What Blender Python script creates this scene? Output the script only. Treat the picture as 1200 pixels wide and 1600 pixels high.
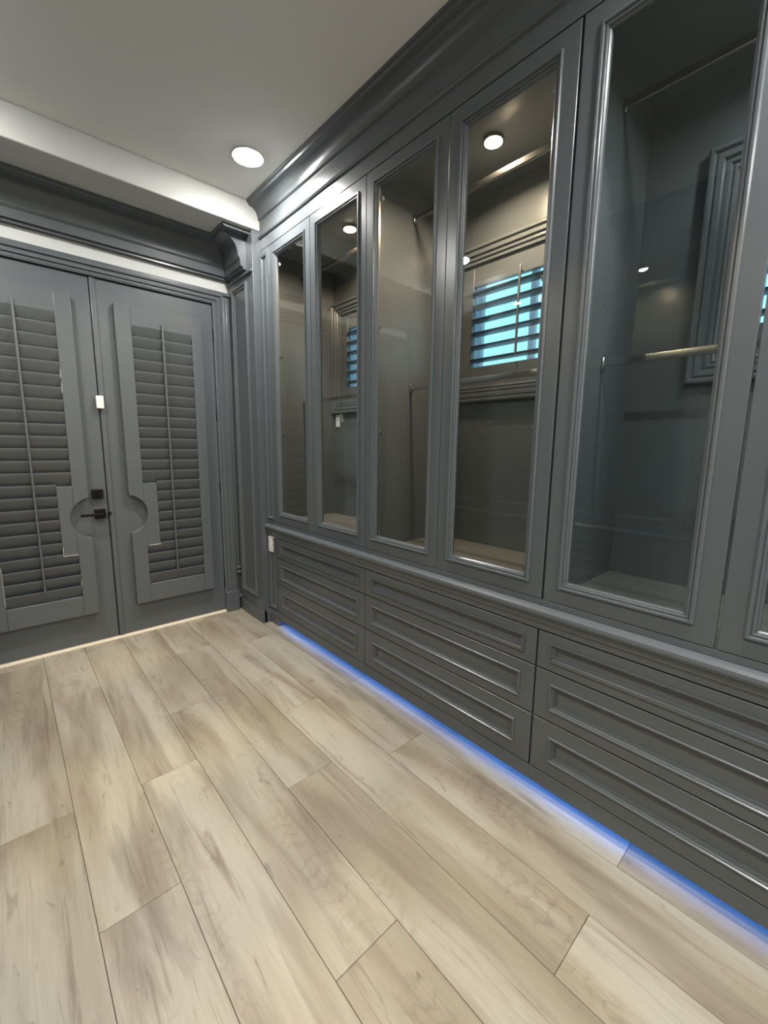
import bpy, bmesh, math, random
from mathutils import Matrix, Vector
random.seed(7)
for o in list(bpy.data.objects): bpy.data.objects.remove(o)
SC = bpy.context.scene
COL = SC.collection

# ------------------------------------------------------------------ camera
EYE = 1.39                                            # lens height; image 1200 x 1600
cd = bpy.data.cameras.new('camera'); cam = bpy.data.objects.new('camera', cd); COL.objects.link(cam)
cd.sensor_fit = 'HORIZONTAL'; cd.sensor_width = 36.0; cd.lens = 658.904 / 1200 * 36.0
cd.clip_start = 0.02
yaw, pit, rol = 0.734498822, -0.153597606, 0.0119886153
fw = Vector((math.sin(yaw)*math.cos(pit), math.cos(yaw)*math.cos(pit), math.sin(pit)))
rt = Vector((math.cos(yaw), -math.sin(yaw), 0)); up = rt.cross(fw)
r2 = rt*math.cos(rol) + up*math.sin(rol); u2 = -rt*math.sin(rol) + up*math.cos(rol)
m3 = Matrix((r2, u2, -fw)).transposed()
cam.matrix_world = Matrix.Translation((0, 0, EYE)) @ m3.to_4x4()
SC.camera = cam

# ------------------------------------------------------------------ world, exposure
w = bpy.data.worlds.new('sky'); SC.world = w; w.use_nodes = True
bg = w.node_tree.nodes['Background']; bg.inputs[0].default_value = (0.29, 0.66, 0.82, 1); bg.inputs[1].default_value = 2.3
SC.view_settings.view_transform = 'Standard'; SC.view_settings.look = 'None'
SC.view_settings.gamma = 1.0; SC.view_settings.use_curve_mapping = False
SC.view_settings.exposure = -0.1
DOWNLIGHT_W = 17.5; PUCK_W = 24.0; LED_EMIT = 20.0
DOWNLIGHT_COL = (1.0, 0.982, 0.955)

# ------------------------------------------------------------------ dimensions (metres)
FACE = 1.49        # fronts of the right-hand cabinets
MIR = 1.034        # x + x' of the two facing banks
DW = 3.42          # door wall
CEIL = 3.035
BACKX = 2.12       # wall behind the cabinets
NEARY = -2.2
CABEND = -0.86
DOORS = [2.86, 2.34, 1.81, 1.275, 0.74, 0.207, -0.327, CABEND]
SOF = 2.866        # underside of the beam

# ------------------------------------------------------------------ materials
def nodes(name):
    m = bpy.data.materials.new(name); m.use_nodes = True
    nt = m.node_tree; b = nt.nodes['Principled BSDF']
    return m, nt, b
def paint(name, col, rough, bump=0.02, scale=350, var=0.04, metal=0.0, spec=0.5):
    m, nt, b = nodes(name)
    b.inputs['Roughness'].default_value = rough; b.inputs['Metallic'].default_value = metal
    b.inputs['Specular IOR Level'].default_value = spec
    tc = nt.nodes.new('ShaderNodeTexCoord')
    n = nt.nodes.new('ShaderNodeTexNoise'); n.inputs['Scale'].default_value = 3.0; n.inputs['Detail'].default_value = 4
    nt.links.new(tc.outputs['Object'], n.inputs['Vector'])
    mx = nt.nodes.new('ShaderNodeMix'); mx.data_type = 'RGBA'
    mx.inputs[6].default_value = tuple(c*(1-var) for c in col) + (1,)
    mx.inputs[7].default_value = tuple(min(1, c*(1+var)) for c in col) + (1,)
    nt.links.new(n.outputs['Fac'], mx.inputs[0]); nt.links.new(mx.outputs[2], b.inputs['Base Color'])
    if bump:
        n2 = nt.nodes.new('ShaderNodeTexNoise'); n2.inputs['Scale'].default_value = scale; n2.inputs['Detail'].default_value = 2
        nt.links.new(tc.outputs['Object'], n2.inputs['Vector'])
        bp = nt.nodes.new('ShaderNodeBump'); bp.inputs['Strength'].default_value = bump; bp.inputs['Distance'].default_value = 0.002
        nt.links.new(n2.outputs['Fac'], bp.inputs['Height']); nt.links.new(bp.outputs[0], b.inputs['Normal'])
    return m
def emit(name, col, s):
    m = bpy.data.materials.new(name); m.use_nodes = True; nt = m.node_tree; nt.nodes.clear()
    o = nt.nodes.new('ShaderNodeOutputMaterial'); e = nt.nodes.new('ShaderNodeEmission')
    e.inputs[0].default_value = tuple(col) + (1,); e.inputs[1].default_value = s
    nt.links.new(e.outputs[0], o.inputs[0]); return m
def glass(name, tint, base=0.04, rough=0.0):
    m = bpy.data.materials.new(name); m.use_nodes = True; nt = m.node_tree; nt.nodes.clear()
    L = nt.links.new
    o = nt.nodes.new('ShaderNodeOutputMaterial'); t = nt.nodes.new('ShaderNodeBsdfTransparent')
    g = nt.nodes.new('ShaderNodeBsdfGlossy'); g.inputs['Roughness'].default_value = rough
    t.inputs[0].default_value = tuple(tint) + (1,)
    lw = nt.nodes.new('ShaderNodeLayerWeight'); lw.inputs[0].default_value = 0.5
    p = nt.nodes.new('ShaderNodeMath'); p.operation = 'POWER'; p.inputs[1].default_value = 5
    k = nt.nodes.new('ShaderNodeMath'); k.operation = 'MULTIPLY_ADD'; k.inputs[1].default_value = 1-base; k.inputs[2].default_value = base
    mx = nt.nodes.new('ShaderNodeMixShader')
    L(lw.outputs['Facing'], p.inputs[0]); L(p.outputs[0], k.inputs[0]); L(k.outputs[0], mx.inputs[0])
    L(t.outputs[0], mx.inputs[1]); L(g.outputs[0], mx.inputs[2]); L(mx.outputs[0], o.inputs[0])
    return m
def wood(name):
    m, nt, b = nodes(name); L = nt.links.new
    N = nt.nodes.new
    tc = N('ShaderNodeTexCoord'); oi = N('ShaderNodeObjectInfo')
    sc = N('ShaderNodeVectorMath'); sc.operation = 'SCALE'
    cb = N('ShaderNodeCombineXYZ')
    mu = N('ShaderNodeMath'); mu.operation = 'MULTIPLY'; mu.inputs[1].default_value = 37.0
    mu2 = N('ShaderNodeMath'); mu2.operation = 'MULTIPLY'; mu2.inputs[1].default_value = 83.0
    L(oi.outputs['Random'], mu.inputs[0]); L(oi.outputs['Random'], mu2.inputs[0])
    L(mu.outputs[0], cb.inputs[0]); L(mu2.outputs[0], cb.inputs[1])
    ad = N('ShaderNodeVectorMath'); ad.operation = 'ADD'
    L(tc.outputs['Object'], ad.inputs[0]); L(cb.outputs[0], ad.inputs[1])
    def noise(sx, sy, detail, rough, dist=0.0, src=ad):
        mp = N('ShaderNodeMapping'); mp.inputs['Scale'].default_value = (sx, sy, 1)
        L(src.outputs[0], mp.inputs[0])
        n = N('ShaderNodeTexNoise'); n.inputs['Scale'].default_value = 1; n.inputs['Detail'].default_value = detail
        n.inputs['Roughness'].default_value = rough; n.inputs['Distortion'].default_value = dist
        L(mp.outputs[0], n.inputs['Vector']); return n
    def ramp(src, stops):
        r = N('ShaderNodeValToRGB'); e = r.color_ramp.elements
        while len(e) < len(stops): e.new(0.5)
        for i, (p, c) in enumerate(stops): e[i].position = p; e[i].color = c
        L(src, r.inputs[0]); return r
    def mix(a, bcol, fac, mode='MIX'):
        x = N('ShaderNodeMix'); x.data_type = 'RGBA'; x.blend_type = mode
        if isinstance(fac, float): x.inputs[0].default_value = fac
        else: L(fac, x.inputs[0])
        for s, v in ((6, a), (7, bcol)):
            if isinstance(v, tuple): x.inputs[s].default_value = v
            else: L(v, x.inputs[s])
        return x.outputs[2]
    W = lambda v: (v, v, v, 1)
    # broad cloudy tone along the board
    band = noise(4.2, 0.75, 3, 0.5, 0.25)
    base = ramp(band.outputs['Fac'], [(0.30, (0.32, 0.265, 0.19, 1)), (0.43, (0.425, 0.37, 0.275, 1)), (0.54, (0.515, 0.47, 0.37, 1)), (0.72, (0.565, 0.525, 0.425, 1))])
    # smoky grey brown heart streaks
    st = noise(7.5, 0.9, 5, 0.58, 0.5)
    sm = ramp(st.outputs['Fac'], [(0.49, W(0)), (0.58, W(0.40)), (0.70, W(0.9))])
    c1 = mix(base.outputs[0], (0.25, 0.20, 0.145, 1), sm.outputs[0])
    # narrow darker veins
    ve = noise(26.0, 1.6, 5, 0.68, 0.8)
    vm = ramp(ve.outputs['Fac'], [(0.58, W(0)), (0.64, W(0.35)), (0.72, W(0.75))])
    c1 = mix(c1, (0.23, 0.18, 0.125, 1), vm.outputs[0])
    # fine fibre
    fb = noise(150.0, 7.0, 3, 0.6)
    fm = ramp(fb.outputs['Fac'], [(0.35, W(0.93)), (0.65, W(1.04))])
    c2 = mix(c1, fm.outputs[0], 0.9, 'MULTIPLY')
    # cathedral rings where a slow mask allows
    wv = N('ShaderNodeTexWave'); wv.wave_type = 'BANDS'; wv.bands_direction = 'Y'
    wv.inputs['Scale'].default_value = 7; wv.inputs['Distortion'].default_value = 9; wv.inputs['Detail'].default_value = 2.5; wv.inputs['Detail Scale'].default_value = 1.6
    mp = N('ShaderNodeMapping'); mp.inputs['Scale'].default_value = (2.2, 0.8, 1); L(ad.outputs[0], mp.inputs[0]); L(mp.outputs[0], wv.inputs['Vector'])
    wr = ramp(wv.outputs['Fac'], [(0.0, W(0.80)), (0.30, W(1.0))])
    mk = noise(6.0, 1.3, 1, 0.5); mr = ramp(mk.outputs['Fac'], [(0.55, W(0)), (0.66, W(0.7))])
    c3 = mix(c2, mix(c2, wr.outputs[0], 1.0, 'MULTIPLY'), mr.outputs[0])
    # knots and dark flecks
    kn = noise(26.0, 8.0, 2, 0.5, 1.2); kr = ramp(kn.outputs['Fac'], [(0.69, W(0)), (0.78, W(0.6))])
    c4 = mix(c3, (0.17, 0.125, 0.085, 1), kr.outputs[0])
    # each board a little lighter or darker
    tm = N('ShaderNodeMapRange'); tm.inputs[3].default_value = 0.60; tm.inputs[4].default_value = 0.665
    L(oi.outputs['Random'], tm.inputs[0])
    c5 = mix(c4, tm.outputs[0], 1.0, 'MULTIPLY')
    L(c5, b.inputs['Base Color']); b.inputs['Roughness'].default_value = 0.42
    b.inputs['Specular IOR Level'].default_value = 0.35
    bp = N('ShaderNodeBump'); bp.inputs['Strength'].default_value = 0.06; bp.inputs['Distance'].default_value = 0.002
    L(fb.outputs['Fac'], bp.inputs['Height']); L(bp.outputs[0], b.inputs['Normal'])
    return m

M = {}
M['grey'] = paint('charcoal_paint', (0.092, 0.102, 0.109), 0.28)
M['white'] = paint('white_wall_paint', (0.59, 0.60, 0.575), 0.75, 0.05, 120, 0.02)
M['ceil'] = paint('ceiling_paint', (0.80, 0.79, 0.76), 0.85, 0.05, 120, 0.02)
M['plastic'] = paint('white_plastic', (0.78, 0.78, 0.74), 0.35, 0)
M['black'] = paint('black_metal', (0.004, 0.004, 0.005), 0.6, 0, spec=0.2)
M['chrome'] = paint('chrome', (0.62, 0.62, 0.62), 0.16, 0, metal=1.0)
M['darkchrome'] = paint('dark_nickel', (0.30, 0.30, 0.30), 0.22, 0, metal=1.0)
M['vinyl'] = paint('window_vinyl', (0.82, 0.84, 0.88), 0.5, 0)
def translucent(m, fac):
    nt = m.node_tree; b = nt.nodes['Principled BSDF']; o = [n for n in nt.nodes if n.type == 'OUTPUT_MATERIAL'][0]
    t = nt.nodes.new('ShaderNodeBsdfTranslucent'); t.inputs[0].default_value = (0.85, 0.88, 0.95, 1)
    x = nt.nodes.new('ShaderNodeMixShader'); x.inputs[0].default_value = fac
    nt.links.new(b.outputs[0], x.inputs[1]); nt.links.new(t.outputs[0], x.inputs[2]); nt.links.new(x.outputs[0], o.inputs[0])
translucent(M['vinyl'], 0.5)
M['cream'] = paint('threshold_wood', (0.60, 0.53, 0.42), 0.5, 0.02)
M['joint'] = paint('floor_underlay', (0.20, 0.155, 0.10), 0.9, 0)
M['hole'] = paint('pin_hole', (0.01, 0.01, 0.01), 0.9, 0)
M['shelf'] = paint('shelf_board_paint', (0.12, 0.118, 0.11), 0.45)
M['wood'] = wood('plank_oak')
M['glass'] = glass('cabinet_glass', (0.93, 0.95, 0.94), 0.045)
M['wglass'] = glass('window_glass', (0.95, 0.97, 0.98), 0.04)
M['lamp'] = emit('lamp_lens', (1.0, 0.97, 0.93), 290)
M['puck'] = emit('puck_lens', (1.0, 0.80, 0.50), 40)
M['puckcool'] = emit('puck_lens_cool', (0.86, 1.0, 0.95), 30)
M['led'] = emit('blue_led', (0.06, 0.25, 1.0), LED_EMIT)

# ------------------------------------------------------------------ mesh helpers
ORG = {}
class MB:
    """collects geometry in world coordinates; build() links it as one mesh object"""
    def __init__(s): s.v = []; s.f = []
    def add(s, vs, fs):
        n = len(s.v); s.v += [tuple(p) for p in vs]; s.f += [tuple(i+n for i in f) for f in fs]; return s
    def box(s, x0, x1, y0, y1, z0, z1):
        x0, x1 = sorted((x0, x1)); y0, y1 = sorted((y0, y1)); z0, z1 = sorted((z0, z1))
        vs = [(x, y, z) for x in (x0, x1) for y in (y0, y1) for z in (z0, z1)]
        return s.add(vs, [(0,1,3,2), (4,6,7,5), (0,4,5,1), (2,3,7,6), (0,2,6,4), (1,5,7,3)])
    def prism(s, poly, axis, a, b):
        """poly in the two other axes (in xyz order) extruded along axis from a to b"""
        def P(p, t): 
            q = list(p); q.insert('xyz'.index(axis), t); return tuple(q)
        n = len(poly)
        vs = [P(p, a) for p in poly] + [P(p, b) for p in poly]
        fs = [(i, (i+1) % n, n+(i+1) % n, n+i) for i in range(n)]
        return s.add(vs, fs + [tuple(range(n-1, -1, -1)), tuple(range(n, 2*n))])
    def stations(s, rows, closed_profile=True, caps=True):
        """rows: list of equally long point lists joined by quads"""
        n = len(rows[0]); vs = [p for r in rows for p in r]; fs = []
        for k in range(len(rows)-1):
            for i in range(n if closed_profile else n-1):
                j = (i+1) % n; fs.append((k*n+i, k*n+j, (k+1)*n+j, (k+1)*n+i))
        if caps: fs += [tuple(range(n)), tuple(range((len(rows)-1)*n, len(rows)*n))]
        return s.add(vs, fs)
    def rings(s, P, prof, cap=True, loop=False):
        """P(u, v, d): rectangle corners via inset; prof = [(inset, depth)...]"""
        rows = [P(i, d) for i, d in prof]
        vs = [p for r in rows for p in r]; fs = []
        n = len(rows)
        for k in range(n if loop else n-1):
            k2 = (k+1) % n
            for i in range(4):
                j = (i+1) % 4; fs.append((k*4+i, k*4+j, k2*4+j, k2*4+i))
        if cap and not loop: fs.append(tuple(range((n-1)*4, n*4)))
        return s.add(vs, fs)
    def rod(s, p, q, r, n=10):
        p, q = Vector(p), Vector(q); d = (q-p).normalized()
        a = d.orthogonal().normalized(); b = d.cross(a)
        ring = lambda c: [c + a*(r*math.cos(2*math.pi*i/n)) + b*(r*math.sin(2*math.pi*i/n)) for i in range(n)]
        return s.stations([ring(p), ring(q)])
    def build(s, name, mat, parent=None, bevel=0.0, origin=None, seg=2):
        if parent is not None: o0 = ORG[parent.name]
        elif origin is not None: o0 = Vector(origin)
        else:
            xs, ys, zs = zip(*s.v); o0 = Vector(((min(xs)+max(xs))/2, (min(ys)+max(ys))/2, min(zs)))
        me = bpy.data.meshes.new(name)
        bm = bmesh.new()
        vs = [bm.verts.new(Vector(p)-o0) for p in s.v]
        for f in s.f:
            try: bm.faces.new([vs[i] for i in f])
            except ValueError: pass
        bmesh.ops.recalc_face_normals(bm, faces=bm.faces)
        bm.to_mesh(me); bm.free()
        me.materials.append(M[mat] if isinstance(mat, str) else mat)
        for p in me.polygons: p.use_smooth = True
        me.set_sharp_from_angle(angle=math.radians(28))
        ob = bpy.data.objects.new(name, me); COL.objects.link(ob); ORG[ob.name] = o0
        if parent is not None: ob.parent = parent
        else: ob.location = o0
        if bevel:
            md = ob.modifiers.new('bevel', 'BEVEL'); md.width = bevel; md.segments = seg; md.limit_method = 'ANGLE'
            md.angle_limit = math.radians(40)
        return ob
def tag(o, label, cat, group=None, kind=None):
    o['label'] = label
    if cat: o['category'] = cat
    if group: o['group'] = group
    if kind: o['kind'] = kind
    return o
def thing(name, loc, label, cat, group=None, kind=None):
    e = bpy.data.objects.new(name, None); COL.objects.link(e); e.location = loc; e.empty_display_size = 0.1
    ORG[e.name] = Vector(loc); return tag(e, label, cat, group, kind)
def boxo(name, mat, parent, dims, bevel=0.002): return MB().box(*dims).build(name, mat, parent, bevel)
def mirror(o, label=None, parent=None):
    """a copy of a thing with its parts, standing opposite (x -> MIR - x)"""
    c = o.copy(); COL.objects.link(c)
    if parent is None:
        c.location = (MIR - o.location.x, o.location.y, o.location.z); c.scale = (-1, 1, 1)
        if label: c['label'] = label
    else: c.parent = parent
    for ch in o.children: mirror(ch, parent=c)
    return c
def rectx(y0, y1, z0, z1, x):        # rectangle facing -x; inset i, depth d goes into +x
    return lambda i, d: [(x+d, y0+i, z0+i), (x+d, y1-i, z0+i), (x+d, y1-i, z1-i), (x+d, y0+i, z1-i)]

# ================================================================== SETTING
# ---- floor of planks
PW = 0.2222; X0 = 0.08; PL = 1.483
fl = MB().box(MIR-1.66, 1.66, NEARY, DW+0.05, -0.03, -0.012).build('floor', 'joint', origin=(0, 0, -0.03))
tag(fl, 'light oak plank floor running between the grey cabinets', 'floor', kind='structure')
joint = {-3: 1.1, -2: 0.62, -1: 0.347, 0: 1.285, 1: 0.327, 2: 0.747, 3: 1.394, 4: 0.372, 5: 1.265, 6: 0.372}
for k in range(-3, 7):
    xa, xb = X0 + k*PW, X0 + (k+1)*PW
    xa = max(xa, MIR-1.62); xb = min(xb, 1.62)
    y = joint[k] - 3*PL
    while y < DW - 0.01:
        ya, yb = max(y, NEARY+0.01), min(y+PL, DW-0.015)
        if yb - ya > 0.03:
            g = 0.0006
            p = MB().box(xa+g, xb-g, ya+g, yb-g, -0.012, 0.0)
            ob = p.build('plank', 'wood', None, 0.0011, origin=((xa+xb)/2, (ya+yb)/2, -0.012), seg=1)
            ob.parent = fl; ob.location = Vector(((xa+xb)/2, (ya+yb)/2, -0.012)) - ORG[fl.name]
        y += PL

# ---- ceiling and beam
c = MB().box(MIR-2.3, 2.3, NEARY-0.1, DW+0.15, CEIL, CEIL+0.1).build('ceiling', 'ceil')
tag(c, 'flat pale ceiling with recessed light', 'ceiling', kind='structure')
b = MB().box(MIR-2.12, 2.12, 2.98, DW+0.04, SOF, CEIL).build('trim_1', 'white', None, 0.006)
tag(b, 'white boxed beam across the ceiling in front of the doors', 'beam', kind='structure')

# ---- walls
wins = [(2.99, 1.99), (1.785, 0.80), (0.508, -0.49)]        # casing outer edges along y
WZ0, WZ1 = 1.655, 2.51
wr = MB(); ys = [DW+0.05]
holes = [(a-0.10, bb+0.10) for a, bb in wins]
prev = DW+0.05
for a, bb in holes:
    wr.box(BACKX, BACKX+0.16, a, prev, -0.03, CEIL+0.1)
    wr.box(BACKX, BACKX+0.16, bb, a, -0.03, WZ0+0.10); wr.box(BACKX, BACKX+0.16, bb, a, WZ1-0.10, CEIL+0.1)
    prev = bb
wr.box(BACKX, BACKX+0.16, NEARY-0.1, prev, -0.03, CEIL+0.1)
tag(wr.build('wall_right', 'grey'), 'charcoal painted wall with shuttered windows behind the glass cabinets', 'wall', kind='structure')
tag(MB().box(MIR-BACKX-0.16, MIR-BACKX, NEARY-0.1, DW+0.05, -0.03, CEIL+0.1).build('wall_left', 'grey'), 'charcoal painted wall on the camera side', 'wall', kind='structure')
tag(MB().box(MIR-2.28, 2.28, DW+0.05, DW+0.15, -0.03, CEIL+0.1).build('wall_front', 'white'), 'white wall strip showing above the double doors', 'wall', kind='structure')
tag(MB().box(MIR-2.28, 2.28, NEARY-0.1, NEARY, -0.03, CEIL+0.1).build('wall_back', 'white'), 'unseen wall behind the camera, made white to bounce fill light', 'wall', kind='structure')  # out of view; white chosen so it bounces soft fill forward

# ---- double door with shutters
DL, DM, DR, DT = -0.262, 0.517, 1.296, 2.445
LZ0, LZ1 = 0.365, 2.185          # louvre opening
SZ0, SZ1 = 0.232, 2.305          # shutter
YF, YB = 3.378, 3.412            # shutter front and back
NL = 24
def slat_mesh(width, wd=0.089, th=0.010):
    """one louvre along x, elliptic section, closed with its top edge out to the room"""
    n = 16; a = math.radians(68)
    pts = []
    for i in range(n):
        t = 2*math.pi*(i+0.5)/n; c_, s_ = math.cos(t), math.sin(t)
        u = wd/2*math.copysign(abs(c_)**0.35, c_); v = th/2*math.copysign(abs(s_)**0.55, s_)*(0.75+0.25*(1-abs(c_)))
        pts.append((-(u*math.cos(a) - v*math.sin(a)), u*math.sin(a) + v*math.cos(a)))   # (y, z); +u goes to -y and up
    return pts
def door(name, xa, xb, sgn, label):
    d = thing(name, ((xa+xb)/2, DW, 0.0), label, 'door', kind='structure')
    boxo('door_leaf', 'grey', d, (xa+0.002, xb-0.002, DW, DW+0.045, 0.016, DT-0.004), 0.003)
    # sgn +1: meeting edge at xa (right leaf); -1: meeting edge at xb (left leaf)
    if sgn > 0: s0, s1, o0, o1 = 0.640, 1.197, 0.733, 1.124
    else: s0, s1, o0, o1 = -0.158, 0.408, -0.066, 0.322
    sh = MB()
    # hinge-side stile is the shutter's main mesh
    hs = (o1, s1) if sgn > 0 else (s0, o0)
    ms = (s0, o0) if sgn > 0 else (o1, s1)
    shut = sh.box(hs[0], hs[1], YF, YB, SZ0, SZ1).build('shutter', 'grey', d, 0.0025)
    shut['label'] = 'louvred shutter panel mounted on the door'
    # meeting-side stile, cut by the half-round clearance around the lock
    cx = s0 if sgn > 0 else s1
    cz, r = 0.897, 0.128
    off = 0.028; cx -= off*(1 if sgn > 0 else -1); r = 0.139
    wst = abs(ms[1]-ms[0]) + off; inner = o0 if sgn > 0 else o1; dirn = 1 if sgn > 0 else -1
    N = 18
    hh = math.sqrt(r*r - wst*wst)
    st = MB()
    for top in (True, False):
        s = 1 if top else -1; a0 = math.acos(wst/r)
        a1 = math.acos(off/r); ex = cx + dirn*off
        arc = [(cx + dirn*r*math.cos(a0 + (a1-a0)*i/N), cz + s*r*math.sin(a0 + (a1-a0)*i/N)) for i in range(N+1)]
        ze = SZ1 if top else SZ0
        st.prism([(inner, ze)] + arc + [(ex, ze)], 'y', YF, YB)
    st.build('stile', 'grey', shut, 0.002)
    fw_ = 0.088 if sgn > 0 else 0.082
    a0 = math.acos(wst/r)
    arc = [(cx + dirn*r*math.cos(a0*(1-2*i/N)), cz + r*math.sin(a0*(1-2*i/N))) for i in range(N+1)]
    fx = inner + dirn*fw_
    f = MB().prism([(inner, 1.112)] + arc + [(inner, 0.660), (fx, 0.660), (fx, 1.112)], 'y', YF+0.0015, YB)
    f.build('filler_board', 'grey', shut, 0.002)
    boxo('top_rail', 'grey', shut, (o0, o1, YF+0.001, YB, LZ1, SZ1), 0.0025)
    boxo('bottom_rail', 'grey', shut, (o0, o1, YF+0.001, YB, SZ0, LZ0), 0.0025)
    prof = slat_mesh(0)
    pitch = (LZ1-LZ0)/NL
    full = MB().stations([[(o0+0.001, y, z) for y, z in prof], [(o1-0.001, y, z) for y, z in prof]])
    sx0, sx1 = (fx, o1) if sgn > 0 else (o0, fx)
    short = MB().stations([[(sx0+0.001, y, z) for y, z in prof], [(sx1-0.001, y, z) for y, z in prof]])
    src = {}
    for key, mb in (('full', full), ('short', short)):
        ob = mb.build('louvre', 'grey', shut); src[key] = ob
    used = set()
    for i in range(NL):
        z = LZ0 + pitch*(i+0.5)
        key = 'short' if 0.655 < z < 1.118 else 'full'
        ob = src[key] if key not in used else src[key].copy()
        if key in used: COL.objects.link(ob); ob.parent = shut
        used.add(key)
        ob.location = (0, 0.5*(YF+YB)-DW, z)
        # geometry was built about world y=0,z=0 shifted by the door origin: undo that shift
        ob.location.y += DW; 
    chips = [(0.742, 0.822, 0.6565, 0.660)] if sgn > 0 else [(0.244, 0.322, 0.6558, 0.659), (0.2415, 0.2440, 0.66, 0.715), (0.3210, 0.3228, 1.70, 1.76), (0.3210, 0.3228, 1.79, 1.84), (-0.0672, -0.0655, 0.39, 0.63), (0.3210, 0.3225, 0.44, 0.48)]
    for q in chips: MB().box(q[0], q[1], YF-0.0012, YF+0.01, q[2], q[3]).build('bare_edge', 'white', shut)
    rx = 0.925 if sgn > 0 else 0.128
    MB().box(rx-0.006, rx+0.006, YF-0.016, YF-0.006, 0.43, 2.22).build('tilt_rod', 'grey', shut, 0.003)
    for hz in (2.22, 1.62, 1.05, 0.25):
        hx = xb if sgn > 0 else xa
        MB().rod((hx, DW-0.004, hz-0.045), (hx, DW-0.004, hz+0.045), 0.006).build('hinge', 'black', d)
    return d
dl = door('door_1', DL, DM, -1, 'grey door with louvred shutter and black lever handle')
dr = door('door_2', DM, DR, 1, 'grey door with louvred shutter and no handle, next to the glass cabinets')
MB().box(DM+0.003, DM+0.032, DW-0.010, DW, 0.02, DT-0.006).build('astragal', 'grey', dr, 0.003)
# lever set and deadbolt on the left leaf
def lockset(x, z, lever):
    h = MB().box(x-0.032, x+0.032, DW-0.022, DW, z-0.032, z+0.032).build('lever_handle' if lever else 'deadbolt', 'black', dl, 0.003)
    if lever:
        MB().rod((x, DW-0.06, z), (x, DW-0.02, z), 0.010).build('spindle', 'black', h)
        MB().box(x-0.115, x+0.012, DW-0.066, DW-0.052, z-0.009, z+0.009).build('lever', 'black', h, 0.003)
    else:
        MB().box(x-0.006, x+0.006, DW-0.036, DW-0.02, z-0.018, z+0.018).build('thumb_turn', 'black', h, 0.002)
lockset(0.462, 1.050, False); lockset(0.466, 0.915, True)
MB().rod((DM+0.004, DW-0.014, 0.912), (DM+0.004, DW+0.0, 0.912), 0.012).build('strike_plate', 'black', dr)

ds = thing('door_sensor', (0.519, DW-0.012, 1.62), 'small white plastic sensor box across the seam of the doors', 'sensor')
MB().box(0.498, 0.540, DW-0.036, DW-0.0105, 1.618, 1.700).build('housing', 'plastic', ds, 0.003)
MB().box(0.511, 0.527, DW-0.0375, DW-0.0355, 1.640, 1.680).build('cover', 'plastic', ds, 0.0015)

# door casing: mitred moulding plus outer bead, head fascia, plinth blocks
prof = [(0.0, 0.0), (0.0, 0.016), (0.010, 0.020), (0.014, 0.014), (0.026, 0.014), (0.030, 0.024), (0.042, 0.026), (0.046, 0.020), (0.056, 0.020), (0.060, 0.032), (0.072, 0.034), (0.074, 0.0)]
def cas(st):
    out = []
    for wv, p in prof:
        y = DW - p
        out.append({0: (DR+wv, y, 0.165), 1: (DR+wv, y, DT+wv), 2: (DL-wv, y, DT+wv), 3: (DL-wv, y, 0.165)}[st])
    return out
k = MB().stations([cas(i) for i in range(4)]).build('trim_2', 'grey')
tag(k, 'stepped grey casing moulding around the double doors', 'door casing', kind='structure')
for sx in (1, -1):
    X = (lambda a: a) if sx > 0 else (lambda a: 2*DM - a)
    MB().box(X(DR+0.074), X(DR+0.098), DW-0.030, DW, 0.165, DT+0.066).build('outer_bead', 'grey', k, 0.005)
    MB().box(X(DR+0.100), X(DR+0.130), DW-0.018, DW, 0.33, DT+0.066).build('outer_bead', 'grey', k, 0.005)
    MB().box(X(DR-0.004), X(DR+0.102), DW-0.048, DW+0.03, 0.0, 0.170).build('plinth_block', 'grey', k, 0.003)
    for z0, z1, pr in ((0.355, 0.375, 0.034), (0.318, 0.338, 0.044), (0.10, 0.125, 0.04)):
        MB().box(X(DR+0.100), X(DR+0.136), DW-pr, DW+0.01, z0, z1).build('moulding_stub', 'grey', k, 0.005)
    MB().box(X(DR), X(DR+0.14), DW-0.001, DW+0.052, 0.0, DT+0.07).build('jamb_board', 'grey', k)
MB().box(DL-0.14, DR+0.14, DW-0.024, DW+0.05, DT+0.074, DT+0.097).build('head_fascia', 'grey', k, 0.002)
MB().box(DL-0.14, DR+0.14, DW, DW+0.05, DT, DT+0.080).build('head_board', 'grey', k)
MB().box(DL-0.14, DR+0.14, DW+0.012, DW+0.055, DT+0.097, 2.632).build('bare_wall_strip', 'white', k)

t = MB().prism([(DW+0.05, 0.0), (DW-0.030, 0.0), (DW-0.030, 0.006), (DW-0.018, 0.014), (DW+0.05, 0.014)], 'x', DL-0.02, DR-0.005).build('trim_3', 'cream')
tag(t, 'pale wooden threshold strip along the foot of the double doors', 'threshold', kind='structure')

# dark crown over the doors, returning along both side blocks
BX, BY0 = 1.430, 2.985      # side block: face and front
cp = [(0.0, 2.632), (0.022, 2.632), (0.022, 2.646), (0.040, 2.650), (0.046, 2.700), (0.054, 2.708)]
for i in range(9):
    a = math.pi/2*i/8
    cp.append((0.058 + 0.100*(1-math.cos(a)), 2.712 + 0.118*math.sin(a)))
cp += [(0.168, 2.836), (0.168, 2.842), (0.0, 2.842)]
CE = 3.088
W2 = 2*DM - BX
rows = [[(W2+p, CE, z) for p, z in cp], [(W2+p, DW-p, z) for p, z in cp], [(BX-p, DW-p, z) for p, z in cp], [(BX-p, CE, z) for p, z in cp]]
k = MB().stations(rows).build('trim_4', 'grey')
tag(k, 'dark cove crown moulding over the doors under the white beam', 'crown moulding', kind='structure')
tb = [(0.0, 2.842), (0.176, 2.842), (0.180, 2.850), (0.186, 2.852), (0.186, SOF), (0.0, SOF)]
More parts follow.
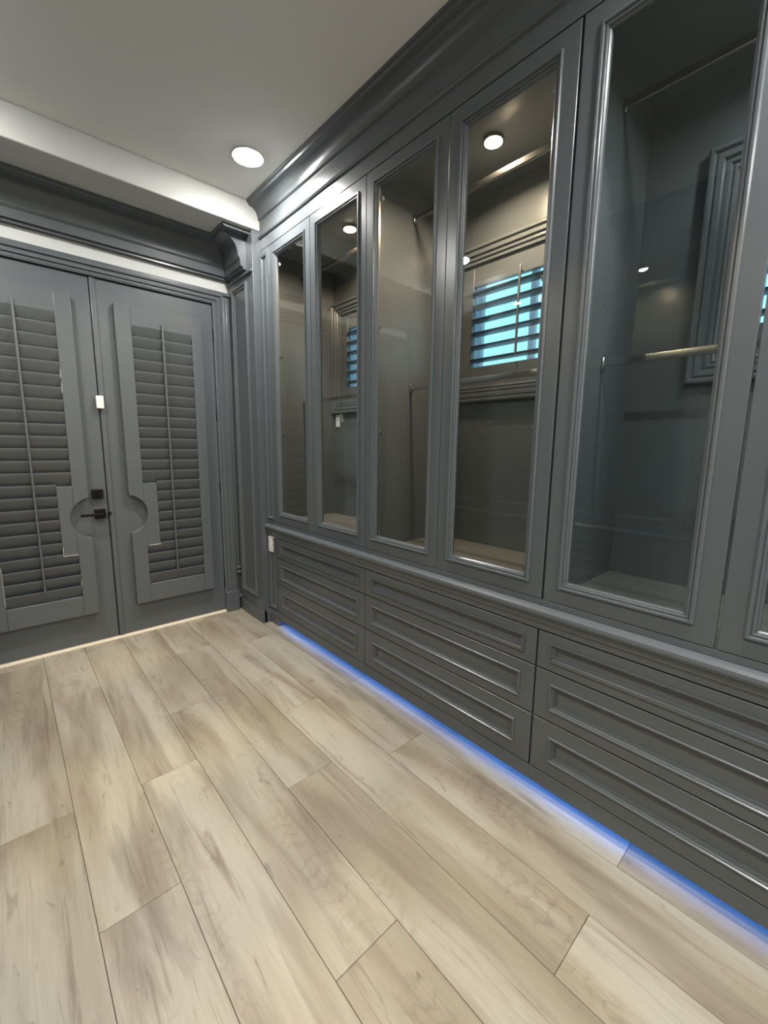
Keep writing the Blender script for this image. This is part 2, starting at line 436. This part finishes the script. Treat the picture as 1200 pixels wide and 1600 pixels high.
MB().stations([[(W2+p, 3.02, z) for p, z in tb], [(W2+p, DW-p, z) for p, z in tb], [(BX-p, DW-p, z) for p, z in tb], [(BX-p, 3.02, z) for p, z in tb]]).build('cap_fillet', 'grey', k)

# side block between doors and cabinets with its panel
def side_block():
    blk = MB().box(BX, BACKX, BY0, DW+0.05, 0.0, SOF).build('trim_5', 'grey', None, 0.002)
    tag(blk, 'grey panelled return wall between the doors and the glass cabinets', 'wall panel', kind='structure')
    P = rectx(BY0+0.095, DW-0.075, 0.185, 2.555, BX)
    MB().rings(P, [(0, 0.004), (0, -0.010), (0.008, -0.016), (0.020, -0.016), (0.026, -0.008), (0.036, -0.006), (0.040, 0.002)], cap=False).build('panel_moulding', 'grey', blk)
    MB().box(BX-0.012, BX+0.01, BY0+0.01, DW-0.02, 2.595, 2.612).build('picture_rail', 'grey', blk, 0.004)
    return blk
blk = side_block()
mirror(blk, 'grey panelled return wall at the far side of the doors')
bb = MB()
bb.box(BX-0.014, BX+0.02, BY0-0.014, DW-0.045, 0, 0.088); bb.box(BX-0.010, BX+0.02, BY0-0.010, DW-0.045, 0.088, 0.098)
bb.box(BX, FACE+0.02, BY0-0.014, BY0+0.01, 0, 0.088); bb.box(BX, FACE+0.02, BY0-0.010, BY0+0.01, 0.088, 0.098)
bb.box(FACE-0.012, FACE+0.06, 2.842, BY0-0.01, 0, 0.088); bb.box(FACE-0.008, FACE+0.06, 2.846, BY0-0.01, 0.088, 0.098)
bbo = bb.build('baseboard_right', 'grey', None, 0.0015)
tag(bbo, 'stepped grey plinth at the corner beside the doors', 'baseboard', kind='structure')
m = mirror(bbo, 'grey plinth at the corner on the far side of the doors'); m.name = 'baseboard_left'

# ---- windows in the right wall
def window(n, ya, yb, label):
    y0, y1 = min(ya, yb), max(ya, yb)
    wd = thing('window_%d' % n, (BACKX, (y0+y1)/2, WZ0), label, 'window', kind='structure')
    P = rectx(y0, y1, WZ0, WZ1, BACKX)
    MB().rings(P, [(0, 0.002), (0, -0.028), (0.006, -0.032), (0.016, -0.032), (0.022, -0.020), (0.030, -0.026), (0.046, -0.026), (0.052, -0.014), (0.060, -0.018), (0.068, -0.018), (0.074, -0.008), (0.082, -0.012), (0.090, -0.010), (0.096, 0.01), (0.1, 0.09)], cap=False).build('casing', 'grey', wd)
    # shutter frame inside the casing
    a, b2, z0, z1 = y0+0.098, y1-0.098, WZ0+0.098, WZ1-0.098
    oa, ob, oz0, oz1 = a+0.088, b2-0.088, z0+0.105, z1-0.108
    xs = BACKX+0.004; xe = BACKX+0.032
    for nm, d in (('shutter_stile', (xs, xe, a, oa, z0, z1)), ('shutter_stile', (xs, xe, ob, b2, z0, z1)), ('shutter_rail', (xs, xe, oa, ob, z0, oz0)), ('shutter_rail', (xs, xe, oa, ob, oz1, z1))):
        boxo(nm, 'grey', wd, d, 0.002)
    NS = 6; pitch = (oz1-oz0)/NS; first = None
    ang = math.radians(-12)
    for i in range(NS):
        if first is None:
            pts = []
            for j in range(10):
                t = 2*math.pi*j/10; u, v = 0.032*math.cos(t), 0.0045*math.sin(t)
                pts.append((u*math.cos(ang)-v*math.sin(ang), u*math.sin(ang)+v*math.cos(ang)))
            zc = oz0 + pitch*0.5
            s = MB().stations([[((xs+xe)/2+px, oa+0.001, zc+pz) for px, pz in pts], [((xs+xe)/2+px, ob-0.001, zc+pz) for px, pz in pts]]).build('louvre', 'grey', wd); first = s
        else:
            s = first.copy(); COL.objects.link(s); s.parent = wd; s.location.z = pitch*i
    yc = (oa+ob)/2
    MB().box(xs-0.026, xs-0.016, yc-0.006, yc+0.006, oz0+0.03, oz1+0.035).build('tilt_rod', 'grey', wd, 0.003)
    # vinyl sash and panes
    xf0, xf1 = BACKX+0.075, BACKX+0.115
    for d in ((y0+0.10, y0+0.196), (y1-0.196, y1-0.10)): boxo('sash_stile', 'vinyl', wd, (xf0, xf1, d[0], d[1], WZ0+0.10, WZ1-0.10), 0.003)
    boxo('sash_stile', 'vinyl', wd, (xf0, xf1, yc-0.045, yc-0.015, WZ0+0.10, WZ1-0.10), 0.003)
    for d in ((WZ0+0.10, WZ0+0.16), (WZ1-0.16, WZ1-0.10)): boxo('sash_rail', 'vinyl', wd, (xf0, xf1, y0+0.10, y1-0.10, d[0], d[1]), 0.003)
    for d in ((y0+0.18, yc-0.03), (yc-0.03, y1-0.18)): MB().box(xf0+0.018, xf0+0.022, d[0], d[1], WZ0+0.15, WZ1-0.15).build('pane', 'wglass', wd)
    return wd
window(1, *wins[0], 'shuttered window seen through the second glass cabinet door from the double doors')
window(2, *wins[1], 'shuttered window with blue sky seen behind the lit hanging cabinet in the middle')
window(3, *wins[2], 'shuttered window behind the wide glass door at the right edge')

# ---- frieze and crown of the cabinets, ledge moulding
fp = [(FACE+0.03, 2.739), (FACE, 2.739), (FACE, 2.812), (FACE-0.010, 2.816), (FACE-0.014, 2.824), (FACE-0.010, 2.832), (FACE-0.002, 2.836), (FACE-0.002, 2.926), (FACE-0.010, 2.930)]
for i in range(9):
    a = math.pi/2*i/8
    fp.append((FACE-0.014 - 0.052*(1-math.cos(a)) , 2.934 + 0.070*math.sin(a)))
fp += [(FACE-0.078, 3.008), (FACE-0.082, 3.020), (FACE-0.092, 3.022), (FACE-0.092, CEIL), (FACE+0.03, CEIL)]
fr = MB().prism(fp, 'y', CABEND, 2.99).build('trim_6', 'grey')
tag(fr, 'grey frieze and cove crown running along the top of the glass cabinets', 'crown moulding', kind='structure')
m = mirror(fr, 'grey frieze and crown above the opposite cabinet bank')
lp = [(FACE+0.03, 0.794), (FACE-0.006, 0.794), (FACE-0.020, 0.790), (FACE-0.029, 0.781), (FACE-0.031, 0.770), (FACE-0.026, 0.760), (FACE-0.016, 0.753), (FACE-0.011, 0.744), (FACE-0.009, 0.730), (FACE-0.003, 0.722), (FACE, 0.715), (FACE, 0.700), (FACE+0.03, 0.700)]
lg = MB().prism(lp, 'y', CABEND, 2.992).build('trim_7', 'grey')
tag(lg, 'grey bullnose ledge between glass cabinets and drawers', 'ledge', kind='structure')
m = mirror(lg, 'grey bullnose ledge of the opposite cabinet bank')
# toe kick and end panel
tk = MB().box(1.575, 1.60, CABEND, 2.99, 0.0, 0.06).build('baseboard_right_toe', 'grey'); tk.name = 'trim_8'
tag(tk, 'recessed toe kick board under the drawers', 'toe kick', kind='structure')
m = mirror(tk, 'recessed toe kick board under the opposite drawers')
ep = MB().box(FACE, BACKX, CABEND-0.03, CABEND, 0.0, CEIL).build('trim_9', 'grey', None, 0.002)
tag(ep, 'grey end panel of the cabinet bank out of view at right', 'end panel', kind='structure')
m = mirror(ep, 'grey end panel of the opposite cabinet bank')
# narrow filler strip between side block and cabinets, two moulded panels
st = MB().box(FACE+0.002, FACE+0.06, 2.864, BY0, 0.09, 2.739).build('trim_10', 'grey', None, 0.001)
tag(st, 'narrow grey filler strip with moulded panels beside the first glass door', 'filler panel', kind='structure')
sp = [(0, 0.004), (0, -0.006), (0.006, -0.010), (0.014, -0.008), (0.020, 0.0), (0.022, 0.004)]
MB().rings(rectx(2.878, BY0-0.008, 0.835, 2.700, FACE), sp, cap=False).build('panel_moulding', 'grey', st)
MB().rings(rectx(2.878, BY0-0.008, 0.125, 0.690, FACE), sp, cap=False).build('panel_moulding', 'grey', st)
m = mirror(st, 'narrow grey filler strip in the opposite cabinet bank')

# ================================================================== CABINETS
def hanging_rod(cab, ya, yb, z, mat):
    x = 1.822
    n = 14; sec = []
    for i in range(n):
        t = 2*math.pi*i/n
        sec.append((x + 0.0075*math.cos(t), z + 0.009*(1 if math.sin(t) > 0 else -1)*(1 if abs(math.sin(t)) > 1e-6 else 0) + 0.006*math.sin(t)))
    r = MB().stations([[(px, ya, pz) for px, pz in sec], [(px, yb, pz) for px, pz in sec]]).build('hanging_rod', mat, cab)
    for y, s in ((ya, 1), (yb, -1)):
        MB().box(x-0.011, x+0.011, y, y+s*0.012, z-0.026, z+0.022).build('rod_bracket', mat, r, 0.004)
def cabinet_door(cab, ya, yb, hinge, gap=(0.0015, 0.0015), z0=0.820, z1=2.735):
    y0, y1 = yb+gap[0], ya-gap[1]
    P = rectx(y0, y1, z0, z1, FACE)
    d = MB().rings(P, [(0.0, 0.021), (0.0, 0.0015), (0.0015, 0.0), (0.056, 0.0), (0.056, 0.021)], cap=False, loop=True).build('door', 'grey', cab)
    mo = [(0.054, 0.004), (0.054, -0.004), (0.058, -0.008), (0.064, -0.007), (0.067, 0.0), (0.070, -0.002), (0.074, -0.001), (0.076, 0.005), (0.079, 0.005), (0.083, 0.010), (0.084, 0.021), (0.054, 0.021)]
    MB().rings(P, mo, loop=True).build('glazing_bead', 'grey', d)
    MB().box(FACE+0.0125, FACE+0.0165, y0+0.070, y1-0.070, z0+0.070, z1-0.070).build('glass_pane', 'glass', d)
    for hz in ((2.60, 2.00, 1.46, 0.915) if hinge else ()):
        ye = y1 if hinge > 0 else y0
        s = -1 if hinge > 0 else 1
        h = MB().box(FACE+0.021, FACE+0.034, ye+s*0.060, ye+s*0.096, hz-0.011, hz+0.011).build('hinge', 'chrome', d, 0.003)
        MB().rod((FACE+0.030, ye+s*0.096, hz), (FACE+0.030, ye+s*0.004, hz), 0.006, 8).build('hinge_arm', 'chrome', h)
def cabinet(y1, y0, label, puck, dlist, side1=None, rodmat='darkchrome', pmat='puck', pcol=(1.0, 0.76, 0.51), pw=PUCK_W):
    s1 = side1 if side1 else y1 + 0.0
    cab = thing('glass_cabinet', (1.8, (y0+y1)/2, 0.795), label, 'cabinet')
    body = MB()
    body.box(FACE+0.024, BACKX-0.001, y0+0.001, y0+0.013, 0.815, 2.760)
    body.box(FACE+0.024, BACKX-0.001, s1-0.013, s1-0.001, 0.815, 2.760)
    body.box(FACE+0.024, BACKX-0.001, y0+0.001, s1-0.001, 2.760, 2.775)
    if side1: body.box(FACE+0.024, FACE+0.040, y1+0.01, s1-0.013, 0.815, 2.760)
    body.build('body', 'grey', cab)
    boxo('bottom_shelf', 'shelf', cab, (FACE+0.024, BACKX-0.001, y0+0.001, s1-0.001, 0.797, 0.815), 0.001)
    boxo('bottom_frame_rail', 'grey', cab, (FACE, FACE+0.024, y0, y1, 0.7945, 0.8175), 0.001)
    for a, b_, h, g in dlist: cabinet_door(cab, a, b_, h, g)
    for z in (2.636, 1.730): hanging_rod(cab, y0+0.013, s1-0.013, z, rodmat if z > 2 else 'chrome')
    ph = MB()
    for y, s in ((y0+0.013, 1), (s1-0.013, -1)):
        for i in range(30):
            z = 1.10 + i*0.032*1.55
            for x in (1.80,):
                if z < 2.62: ph.rod((x, y, z), (x, y+s*0.0006, z), 0.003, 6)
    o = ph.build('shelf_pin_holes', 'hole', cab); o['kind'] = 'stuff'
    if puck is not None:
        yc = puck
        p = MB().rod((1.775, yc, 2.746), (1.775, yc, 2.760), 0.046, 28).build('puck_light', 'darkchrome', cab, 0.003)
        MB().rod((1.775, yc, 2.7435), (1.775, yc, 2.7465), 0.039, 24).build('puck_lens', pmat, p)
        ld = bpy.data.lights.new('puck_lamp', 'AREA'); ld.shape = 'DISK'; ld.size = 0.07; ld.energy = pw; ld.color = pcol; ld.spread = math.radians(165)
        lo = bpy.data.objects.new('puck_lamp', ld); COL.objects.link(lo); lo.parent = cab
        lo.location = Vector((1.775, yc, 2.742)) - ORG[cab.name]
    return cab
D = DOORS; th = 0.0015
c1 = cabinet(D[0], D[2], 'tall glass cabinet nearest the doors, lit warm inside', 2.32, [(D[0], D[1], 1, (th, 0.003)), (D[1], D[2], -1, (th, th))], side1=3.05)
c2 = cabinet(D[2], D[4], 'tall glass cabinet with warm light and blue-sky window in the middle', 1.262, [(D[2], D[3], 1, (th, th)), (D[3], D[4], -1, (0.005, th))])
c3 = cabinet(D[4], D[7], 'tall glass cabinet with cool grey interior and chrome rods at the right edge', 0.05, [(D[4], D[5], 0, (0.004, 0.004)), (D[5], D[6], -1, (th, 0.004)), (D[6], D[7], -1, (th, th))], pmat='puckcool', pcol=(0.93, 1.0, 0.95), pw=PUCK_W*0.42)
mirror(c1, 'glass cabinet across the room, nearest the doors, seen reflected'); mirror(c2, 'glass cabinet across the room, middle one, seen reflected'); mirror(c3, 'glass cabinet across the room beside the camera')

# ---- drawer units
ZD = [(0.545, 0.695), (0.338, 0.542), (0.112, 0.335)]
def drawer_unit(y1, y0, label, gl=0.002, gr=0.002):
    u = thing('drawer_unit', (1.8, (y0+y1)/2, 0.05), label, 'drawers')
    bd = MB(); bd.box(FACE+0.024, BACKX-0.001, y0+0.0005, y1-0.0005, 0.060, 0.700); bd.box(FACE, FACE+0.024, y0, y1, 0.048, 0.109)
    bd.build('body', 'grey', u, 0.0015)
    for a, b_ in ZD:
        ya_, yb_, za_, zb_ = y0+gr, y1-gl, a+0.0015, b_-0.0015
        P = rectx(ya_, yb_, za_, zb_, FACE)
        ex = 0.014                      # the panel sits further in from the sides than from top and bottom
        Q = rectx(ya_+ex, yb_-ex, za_, zb_, FACE)
        ins = 0.044 if b_-a < 0.16 else (0.054 if b_-a < 0.21 else 0.066)
        PQ = lambda i_, d_: (Q if i_ > 0.01 else P)(i_, d_)
        d = MB().rings(PQ, [(0.0, 0.022), (0.0, 0.0015), (0.0015, 0.0), (ins, 0.0), (ins+0.004, 0.014)], cap=True).build('drawer', 'grey', u)
        i0 = ins-0.009
        MB().rings(Q, [(i0, 0.002), (i0, -0.004), (i0+0.0025, -0.0075), (i0+0.006, -0.0075), (i0+0.009, -0.002), (i0+0.012, -0.003), (i0+0.015, -0.001), (i0+0.017, 0.004), (i0+0.021, 0.005), (i0+0.024, 0.010), (i0+0.025, 0.015)], cap=False).build('panel_moulding', 'grey', d)
    return u
u1 = drawer_unit(D[0], 1.808, 'bank of three grey drawers nearest the doors, beside the light switch')
u2 = drawer_unit(1.808, 0.745, 'bank of three grey drawers in the middle', gr=0.005)
u3 = drawer_unit(0.745, -0.327, 'bank of three grey drawers at the right edge')
u4 = drawer_unit(-0.327, CABEND, 'narrow bank of three grey drawers out of view at right')
for u, l in ((u1, 'grey drawers across the room nearest the doors'), (u2, 'grey drawers across the room, middle bank'), (u3, 'grey drawers across the room beside the camera'), (u4, 'narrow grey drawers across the room behind the camera')): mirror(u, l)

# ================================================================== SMALL THINGS
s = thing('light_switch', (FACE, 2.938, 0.585), 'white light switch on the filler strip beside the first drawers', 'switch')
MB().box(FACE-0.0125, FACE+0.002, 2.905, 2.970, 0.580, 0.698).build('wall_plate', 'plastic', s, 0.002)
MB().box(FACE-0.0165, FACE-0.012, 2.921, 2.954, 0.607, 0.671).build('rocker', 'plastic', s, 0.002)
s = thing('power_outlet', (BACKX, 2.93, 1.56), 'small white outlet inside the first cabinet under its window', 'outlet')
MB().box(BACKX-0.008, BACKX, 2.905, 2.955, 1.548, 1.648).build('wall_plate', 'plastic', s, 0.002)
for z in (1.578, 1.618): MB().box(BACKX-0.0105, BACKX-0.0075, 2.917, 2.943, z-0.013, z+0.013).build('socket', 'plastic', s, 0.003)

led = MB().box(1.518, 1.530, CABEND+0.02, 2.835, 0.0535, 0.0595).build('led_strip', 'led')
tag(led, 'glowing blue LED strip under the drawers at floor level', 'LED strip')
mirror(led, 'blue LED strip under the opposite drawers')

def downlight(x, y, label):
    t = thing('ceiling_light', (x, y, CEIL), label, 'ceiling light', 'recessed ceiling lights')
    n = 36; rr = []
    for r, z in ((0.092, CEIL), (0.092, CEIL-0.004), (0.088, CEIL-0.006), (0.074, CEIL-0.005), (0.070, CEIL-0.001)):
        rr.append([(x+r*math.cos(2*math.pi*i/n), y+r*math.sin(2*math.pi*i/n), z) for i in range(n)])
    MB().stations(rr, True, False).build('trim_ring', 'white', t)
    rr = []
    for r, z in ((0.071, CEIL-0.002), (0.062, CEIL-0.007), (0.045, CEIL-0.011), (0.022, CEIL-0.013), (0.002, CEIL-0.0135)):
        rr.append([(x+r*math.cos(2*math.pi*i/n), y+r*math.sin(2*math.pi*i/n), z) for i in range(n)])
    MB().stations(rr, True, True).build('lens', 'lamp', t)
    ld = bpy.data.lights.new('downlight', 'AREA'); ld.shape = 'DISK'; ld.size = 0.13; ld.energy = DOWNLIGHT_W; ld.color = DOWNLIGHT_COL; ld.spread = math.radians(150)
    lo = bpy.data.objects.new('downlight', ld); COL.objects.link(lo); lo.parent = t; lo.location = (0, 0, -0.016)
    return t
downlight(1.22, 2.56, 'glowing round recessed ceiling light by the crown and white beam')
downlight(MIR-1.22, 2.56, 'round recessed ceiling light out of view at left, near the beam')
downlight(1.22, -0.05, 'round recessed ceiling light out of view above the right cabinets by the camera')
downlight(MIR-1.22, -0.05, 'round recessed ceiling light out of view over the camera')
downlight(1.22, -1.6, 'unseen ceiling light added at right to wash the white back wall as fill')  # this unseen pair is added for fill off the back wall
downlight(MIR-1.22, -1.6, 'unseen ceiling light added at left to wash the white back wall as fill')
